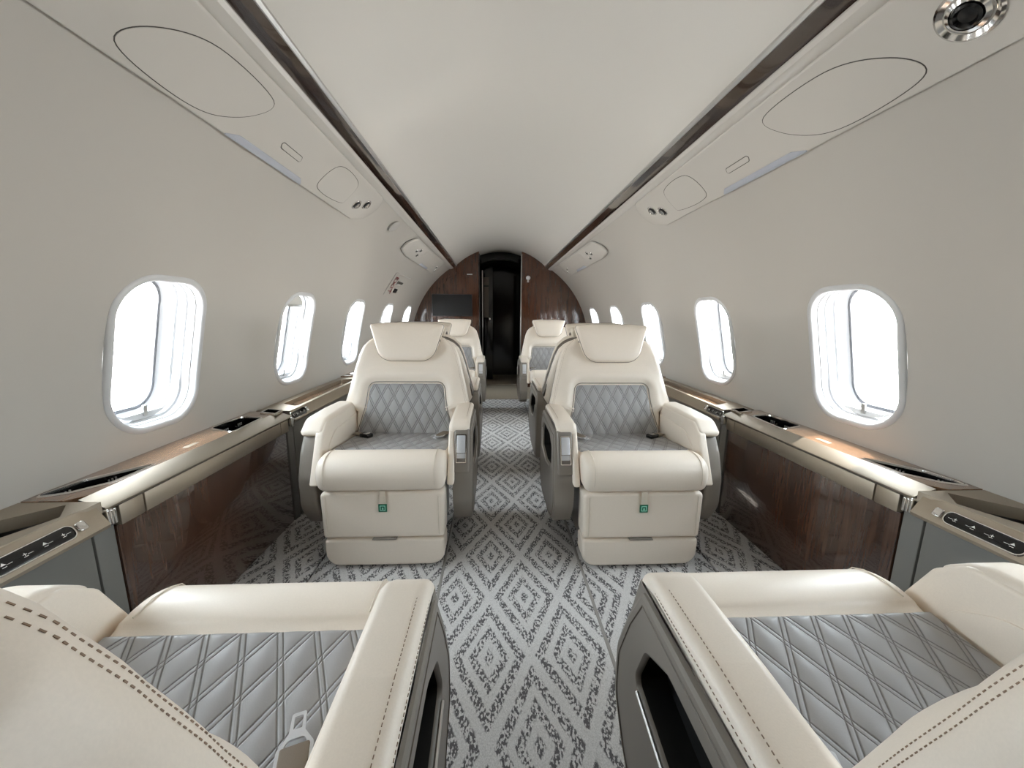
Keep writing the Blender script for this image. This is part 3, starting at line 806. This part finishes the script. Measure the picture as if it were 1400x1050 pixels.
for pr_,x,y,rz,lb in kinds:
    # copies must be taken before the prototype is transformed away: transforms are overwritten anyway
    so_=place(pr_,x,y,rz,lb)
    if y<1 and x>0:
        for ch in so_.children:
            if ch.name.startswith('belt_tongue'): ch.location=(0,.075,-.004)
    if y<1 and x<0:
        for ch in so_.children:
            if ch.name.startswith('headrest'): ch.location=(0,-.28*math.sin(BA)+.012,-.28*math.cos(BA))
# ------------------------------------------------------------------ side ledges
def mirror(s): return lambda x,y,z:(s*x,y,z)
def table_section(s,y0,side_lab,n):
    """ledge with cup holders above the wood panel, y0 = near end"""
    G=mirror(s); dy=y0-.955
    L=empty('side_ledge','walnut ledge with metal nosing and cup holders, %s'%side_lab,'ledge',(0,y0,0),group=None)
    Q=lambda x,y,z:(s*x,y+dy-y0,z)
    top=lambda a,b,h:Q(a,b,.570+h)
    outer=[(1.118,.955),(1.118,1.815),(1.252,1.815),(1.252,.922),(1.15,.922)]
    c1=fillet([(1.128,1.168,.008),(1.185,1.095,.03),(1.222,1.045,.03),(1.236,.943,.006),(1.182,.968,.03),(1.136,1.030,.04)],5)
    c2=fillet([(1.128,1.700,.015),(1.226,1.722,.015),(1.228,1.535,.02),(1.116,1.487,.012)],5)
    vt=plate(outer,[c1,c2],top,.02).obj('veneer_top','walnut_ledge',L)
    for c,cc in ((c1,((1.163,1.075,.030),(1.205,.992,.026))),(c2,((1.172,1.648,.036),(1.170,1.560,.036)))):
        ch=MB(); v,f=loft([[top(a,b,0) for a,b in c],[top(a,b,-.045) for a,b in inset(c,.004)]],False,True); ch.add(v,f)
        cup=ch.obj('cup_holder','black',L)
        rim(c,.006,.003,top).obj('chrome_rim','chrome',cup)
        for x,y,r in cc:
            fn=lambda a,b,h:top(x+a,y+b,h-.045)
            lathe([(r,0),(r,.028),(r-.004,.030),(r-.004,.002)],fn,20).obj('cup_ring','black',cup)
            mb=MB()
            for k in range(3): rbox((x+r*.55+.0,y-.010+k*.010,.556-.57+.0),(.004,.004,.012),.001,1,mb,fn=lambda a,b,h:top(a,b,h))
            mb.obj('grip_fins','satin',cup)
    pl=rrect(1.155,1.333,.010,.028,.003,3); slab(pl,0,.0015,.0005,top,1).obj('latch_plate','metal',L)
    # ash tray lid
    al=fillet([(1.092,1.745,.004),(1.180,1.775,.004),(1.188,1.850,.004),(1.100,1.820,.004)],3)
    a1=slab(al,-.006,.004,.002,top,2).obj('tray_lid','metal',L)
    ai=inset(al,.010); fr=MB(); plate(al,[ai],lambda a,b,h:top(a,b,.0065+h),.004,fr).obj('lid_frame','chrome',a1)
    # metal nosing (full length) with sloped face
    sec=[(1.118,.5705),(1.062,.5505),(1.056,.546),(1.057,.541),(1.12,.541)]
    v,f=loft([[Q(x,y,z) for x,z in sec] for y in (.925,1.0,1.2,1.4,1.6,1.812)]); MB().add(v,f).obj('nosing','metal_dull',L)
    # fascia in three lengths below a shadow joint
    for a,b in ((.965,1.034),(1.038,1.725),(1.729,1.79)):
        rbox((1.075,(a+b)/2-y0+dy,.5075),(.022,b-a,.056),.003,2,fn=G).obj('fascia','metal',L)
    rbox((1.085,1.375-y0+dy,.540),(.04,.83,.008),0,fn=G).obj('shadow_joint','gap',L)
    # chrome end knuckles
    for ye in (.935,1.812):
        for k in range(3):
            rbox((1.058+.004*k,ye-y0+dy+(k-1)*.012,.523-.003*k),(.020,.011,.044),.005,3,fn=G).obj('end_knuckle','chrome',L)
    return L
def wood_panel(s,y0,side_lab):
    c=empty('table_cabinet','glossy dark walnut side panel hiding the folding table, %s'%side_lab,'cabinet',(s*1.088,y0+.42,0))
    f=lambda a,b,h:(s*(h),a-.42,b)
    slab(fillet([(.012,.018,.003),(.838,.018,.003),(.838,.476,.003),(.012,.476,.003)],2),-.006,.018,.002,f,2).obj('panel','walnut',c)
    slab(fillet([(.0,.012,.003),(.85,.012,.003),(.85,.482,.003),(.0,.482,.003)],2),.006,.022,.001,f,1).obj('backing','gap',c)
    return c
def seat_section(s,y0,y1,kind,side_lab,sw):
    """lower rail with switches, beside a seat"""
    G=mirror(s); L=empty('seat_ledge','metal trimmed ledge with %s and switch strip, %s'%({'slot':'a grey magazine slot','tray':'a recessed walnut tray'}[kind],side_lab),'ledge',(0,y0,0))
    Q=lambda x,y,z:(s*x,y-y0,z)
    zt=.569 if kind=='slot' else .562
    top=lambda a,b,h:Q(a,b,zt+h)
    if kind=='slot':
        hole=fillet([(1.125,.905,.004),(1.076,.845,.004),(1.125,.715,.01),(1.20,.58,.01),(1.234,.58,.01),(1.234,.79,.01)],3); depth=.05; fm='greywall'
        outer=[(1.095,y0+.001),(1.095,.84),(1.048,.86),(1.056,.945),(1.252,.945),(1.252,y0+.001)]
        hole=[(a,b) for a,b in hole]
        outer=[(1.067,y0+.001),(1.067,.86),(1.058,.885),(1.058,.918),(1.252,.918),(1.252,y0+.001)]
    else:
        hole=fillet([(1.108,y0+.10,.012),(1.108,y1-.06,.02),(1.205,y1-.10,.03),(1.205,y0+.16,.03)],4); depth=.022; fm='walnut_ledge'
        outer=[(1.088,y0+.002),(1.088,y1-.002),(1.252,y1-.002),(1.252,y0+.002)]
    plate(outer,[hole],top,.03).obj('ledge_top','metal',L)
    fl=floor_of(hole,-depth,top).obj('pocket_floor',fm,L)
    # rail
    xr=0 
    sec=[(1.095,.562),(1.088,.560),(1.066,.514),(1.068,.506),(1.076,.502),(1.11,.502),(1.11,.555)]
    if kind=='slot': sec=[(1.068,.567),(1.060,.563),(1.030,.517),(1.032,.509),(1.040,.505),(1.08,.505),(1.08,.56)]
    ya,yb=(y0,.905) if kind=='slot' else (y0+.0,y1)
    v,f=loft([[Q(x,y,z) for x,z in sec] for y in (ya,yb)]); rl=MB().add(v,f).obj('rail','metal',L)
    # switch strip on the sloped face
    p0=Vector(sec[2]);p1=Vector(sec[1]); d=(p1-p0); ln=d.length; d.normalize(); nn=Vector((-d.y,d.x))
    if nn.x>0: nn=-nn
    mid=(p0+p1)/2
    fs=lambda a,b,h:Q(mid.x+d.x*b+nn.x*h,a,mid.y+d.y*b+nn.y*h)
    for (sa,sb) in sw:
        o=rrect((sa+sb)/2,0,(sb-sa)/2,.0155,.013,5)
        spn=slab(o,-.001,.0018,.0008,fs,2).obj('switch_panel','black',L)
        rim(o,.004,.003,fs).obj('switch_bezel','chrome',spn)
        n=4
        mb=MB()
        for k in range(n):
            yc=sa+(sb-sa)*(k+.6)/(n+.2); w=.0045
            # small arrow / figure pictograms
            rbox((0,0,0),(.0012,w*1.6,.0006),0,1,mb,fn=lambda x,y,z:fs(yc+y,-.004+x,.0022+z))
            if k%2==0:
                mb.add([fs(yc-w,.000,.0024),fs(yc+w,.000,.0024),fs(yc,.006,.0024)],[(0,1,2)])
            else:
                rbox((0,0,0),(w*1.4,.0012,.0006),0,1,mb,fn=lambda x,y,z:fs(yc+y,.001+x,.0022+z)); rbox((0,0,0),(.0012,w*1.4,.0006),0,1,mb,fn=lambda x,y,z:fs(yc+y,.001+x,.0022+z))
            rbox((0,0,0),(.0008,.010,.0005),0,1,mb,fn=lambda x,y,z:fs(yc+y+.009,-.001+x,.0022+z))
        mb.obj('switch_symbols','white',spn)['kind']='stuff'
        ee=sb+.016
        slab(rrect(ee,0,.010,.012,.005,4),0,.006,.003,fs,3).obj('rail_button','chrome',L)
    return L
def grey_panel(s,y0,y1,lab):
    o=slab(fillet([(y0,.012,.003),(y1,.012,.003),(y1,.500,.003),(y0,.500,.003)],2),1.082,1.105,.003,lambda a,b,h:(s*h,a,b),2).obj('sidewall_panel','greywall')
    return props(o,lab,'wall panel')
for s in (1,-1):
    sd='sunlit near window side' if s>0 else 'bulkhead screen side'
    table_section(s,.955,'between facing seats, '+('sunlit side' if s>0 else 'screen side'),1)
    wood_panel(s,.955,'between facing seats, '+('sunlit side' if s>0 else 'screen side'))
    table_section(s,2.93,'past the back-to-back seats, '+('sunlit side' if s>0 else 'screen side'),2)
    wood_panel(s,2.93,'past the back-to-back seats, '+('sunlit side' if s>0 else 'screen side'))
    seat_section(s,-.3,.925,'slot','forward-facing seat, '+('sunlit side' if s>0 else 'screen side'),[(.690,.838)])
    seat_section(s,1.858,2.90,'tray','back-to-back seats, '+('sunlit side' if s>0 else 'screen side'),[(1.845,1.985)])
    seat_section(s,3.835,5.44,'tray','next to bulkhead, '+('sunlit side' if s>0 else 'screen side'),[])
    nm='sunlit side' if s>0 else 'screen side'
    grey_panel(s,-.3,.905,'dark grey lower sidewall panel at the forward-facing seat, '+nm)
    grey_panel(s,.910,.962,'narrow grey pillar panel before the walnut panel, '+nm)
    grey_panel(s,1.808,1.86,'narrow grey pillar panel after the walnut panel, '+nm)
    grey_panel(s,1.865,2.92,'grey lower sidewall panel beside back-to-back seats, '+nm)
    grey_panel(s,3.79,5.44,'grey lower sidewall panel running to the bulkhead, '+nm)
    grey_panel(s,Y0+.01,-.305,'grey lower sidewall panel aft of the forward-facing seats, '+nm)
# ------------------------------------------------------------------ overhead service panels
PA=(.700,ZC+math.sqrt(RC**2-.700**2));PB=(.853,ZC+math.sqrt(RC**2-.853**2))
def psu_map(s):
    a=Vector(PA);b=Vector(PB);t=(b-a).normalized();nn=Vector((t.y,-t.x))
    if nn.y>0: nn=-nn
    L=(b-a).length
    return (lambda y,q,h:(s*(a.x+t.x*q+nn.x*(h+.004)),y,a.y+t.y*q+nn.y*(h+.004))),L
def gasper(fn,parent,r=.018):
    g=lathe([(r*1.15,-.004),(r*1.15,.002),(r*1.05,.004),(r,.002),(r*.85,-.001)],fn,20).obj('air_nozzle','chrome',parent)
    lathe([(r*.84,-.004),(r*.84,.001),(r*.7,.008),(r*.4,.011),(r*.25,.006),(r*.1,.005)],fn,20).obj('nozzle_core','bezel',g)
    mb=MB(); lathe([(r*.62,.0085),(r*.6,.011),(r*.5,.0115),(r*.46,.010)],fn,16,mb).obj('nozzle_ring','chrome',g)
def service_panel(s,lab):
    fn,L=psu_map(s)
    root=empty('service_panel',lab,'overhead panel',(0,1.2,0))
    F=lambda y,q,h:(lambda p:(p[0],p[1]-1.2,p[2]))(fn(y,q,h))
    o=fillet([(Y0+.02,-.004,.01),(2.24,-.004,.06),(2.30,.06,.09),(2.27,L*.8,.06),(2.16,L+.004,.03),(Y0+.02,L+.004,.01)],8)
    slab(o,-.012,.012,.007,F,3).obj('housing','service',root,ang=50)
    def hatch(pts,name,mat='service',line=.0022,soft=False):
        ol=crom([p[:2] for p in pts],8) if soft else fillet(pts,8)
        slab(inset(ol,-line),.0115,.0123,0,F,1).obj(name+'_gap','gap',root)
        return slab(ol,.0118,.0132,.0006,F,1).obj(name,mat,root)
    hatch([(.87,.165,.03),(.90,.095,.06),(1.02,.035,.12),(1.235,.035,.035),(1.225,.105,.09),(1.13,.172,.12),(1.0,.186,.1)],'mask_door',soft=True)
    hatch([(1.385,.108,.010),(1.51,.108,.010),(1.525,.128,.010),(1.40,.128,.010)],'switch_cover')
    hatch([(1.70,.145,.04),(1.72,.035,.05),(1.92,.035,.04),(1.965,.13,.05),(1.94,.160,.03),(1.78,.172,.03)],'speaker_cover',soft=True)
    # reading light lens along the lower rim
    lo=fillet([(1.19,L+.003,.004),(1.25,L-.022,.03),(1.60,L-.022,.02),(1.635,L+.003,.006)],5)
    slab(lo,.006,.0150,.004,F,2).obj('light_lens','lens',root)
    for y,q in ((2.075,.118),(2.150,.085)):
        f2=lambda a,b,h,y=y,q=q:F(y+a,q+b,.012+h)
        gasper(f2,root,.026)
    # loudspeaker
    ys=.765 if s>0 else .735
    f2=lambda a,b,h:F(ys+a,.105+b,.012+h)
    r=.05
    spk=lathe([(r,-.004),(r,.003),(r*.9,.006),(r*.74,.002),(r*.70,-.002)],f2,28).obj('spotlight_ring','chrome',root)
    lathe([(r*.70,-.004),(r*.66,.004),(r*.52,.007),(r*.5,.002)],f2,28).obj('spotlight_collar','chrome',spk)
    lathe([(r*.5,-.003),(r*.46,.008),(r*.36,.010),(r*.28,.004),(r*.1,.003)],f2,24).obj('spotlight_core','black',spk)
    return root
service_panel(-1,'long off-white overhead service panel with mask door, screen side of cabin')
service_panel(1,'long off-white overhead service panel with mask door, sunlit side of cabin')
def far_panel(s,lab):
    fn,L=psu_map(s); root=empty('service_panel',lab,'overhead panel',(0,3.9,0))
    F=lambda y,q,h:(lambda p:(p[0],p[1]-3.9,p[2]))(fn(y,q,h))
    o=fillet([(3.25,.02,.14),(4.75,.0,.10),(4.95,L*.7,.10),(4.70,L,.05),(3.40,L,.06),(3.13,L*.8,.06)],8)
    slab(inset(o,-.004),-.002,.009,.003,F,2).obj('housing_rim_shadow','seal',root)  # grey outline painted as the shadow round the panel edge
    slab(o,-.002,.016,.007,F,3).obj('housing','service',root,ang=50)
    for y,q in ((3.50,.10),(3.58,.075),(3.62,.13)): gasper(lambda a,b,h,y=y,q=q:F(y+a,q+b,.016+h),root,.017)
    lo=fillet([(3.95,L-.002,.004),(4.0,L-.03,.02),(4.35,L-.03,.02),(4.40,L-.002,.004)],4); slab(lo,.008,.0185,.003,F,2).obj('light_lens','lens',root)
    slab(fillet([(3.75,.03,.03),(4.45,.03,.03),(4.45,.12,.03),(3.75,.12,.03)],4),.0155,.0175,.0006,F,1).obj('mask_door','service',root)
    for y,q in ((4.62,.10),(4.70,.14)): gasper(lambda a,b,h,y=y,q=q:F(y+a,q+b,.016+h),root,.012)
    return root
far_panel(-1,'short rounded overhead panel with air nozzles near the bulkhead screen')
far_panel(1,'short rounded overhead panel with air nozzles near the round sensor')
# disc on the lining
fn,L=psu_map(-1)
dk=lathe([(.055,-.006),(.055,.004),(.048,.007),(.01,.008)],lambda a,b,h:fn(2.71+a,.075+b*.8,h+.0),28).obj('lining_disc','seal')
props(dk,'small round grey cover disc on the overhead lining','cover disc')
# emergency exit placard and handle
ex=empty('exit_placard','emergency exit marking with red lettering on curved lining','sign',(-1.03,3.9,1.31))
def ep(y,arc,h): p=cyl(-1,y,arc,h+.001); return (p[0]+1.03,p[1]-3.9,p[2]-1.31)
A0=math.asin((1.31-ZC)/RC)*RC
def expl(pts,h0,h1,r,name,mat): return slab(pts,h0,h1,r,lambda a,b,h:ep(a,A0+b,h),1).obj(name,mat,ex)
expl(rrect(3.615,0,.006,.115,.002,2),0,.004,.001,'panel_seam','seal')
expl(rrect(3.91,.115,.29,.005,.002,2),0,.004,.001,'panel_seam','seal')
text('exit_lettering','EXIT',.095,'red',lambda x,y,z:ep(3.735+y*1.4,A0-.005-x*.95,.003+z),ex)
expl(rrect(3.93,.035,.10,.012,.003,2),0,.005,.001,'instruction_line','gap'); expl(rrect(3.90,.012,.07,.006,.003,2),0,.004,.001,'instruction_line','seal')
expl(rrect(3.915,-.055,.05,.022,.004,2),0,.008,.002,'release_latch','bezel')
# ------------------------------------------------------------------ bulkhead furnishings
tv=empty('wall_screen','dark flat screen mounted on walnut bulkhead','screen',(-.675,YB,1.165))
slab(rrect(0,0,.275,.150,.004,2),.0,.030,.003,lambda a,b,h:(a,-h,b),2).obj('housing','bezel',tv)
slab(rrect(0,0.004,.268,.142,.002,1),.0295,.0312,.0005,lambda a,b,h:(a,-h,b),1).obj('display','screen',tv)
sn=empty('round_sensor','small white round sensor with base on walnut bulkhead','sensor',(.375,YB,1.545))
lathe([(.004,0),(.022,.004),(.030,.018),(.030,.030),(.020,.044),(.004,.050)],frame3((0,0,0),(0,-1,0),Vector((1,0,0))),20).obj('dome','window_white',sn)
rbox((0,-.012,-.042),(.026,.02,.03),.004,2).obj('mount','satin',sn)
pl=rbox((-.43,YB-.004,1.585),(.075,.008,.012),.002,2).obj('name_plate','satin'); props(pl,'thin satin plate on walnut bulkhead above the screen','plate')
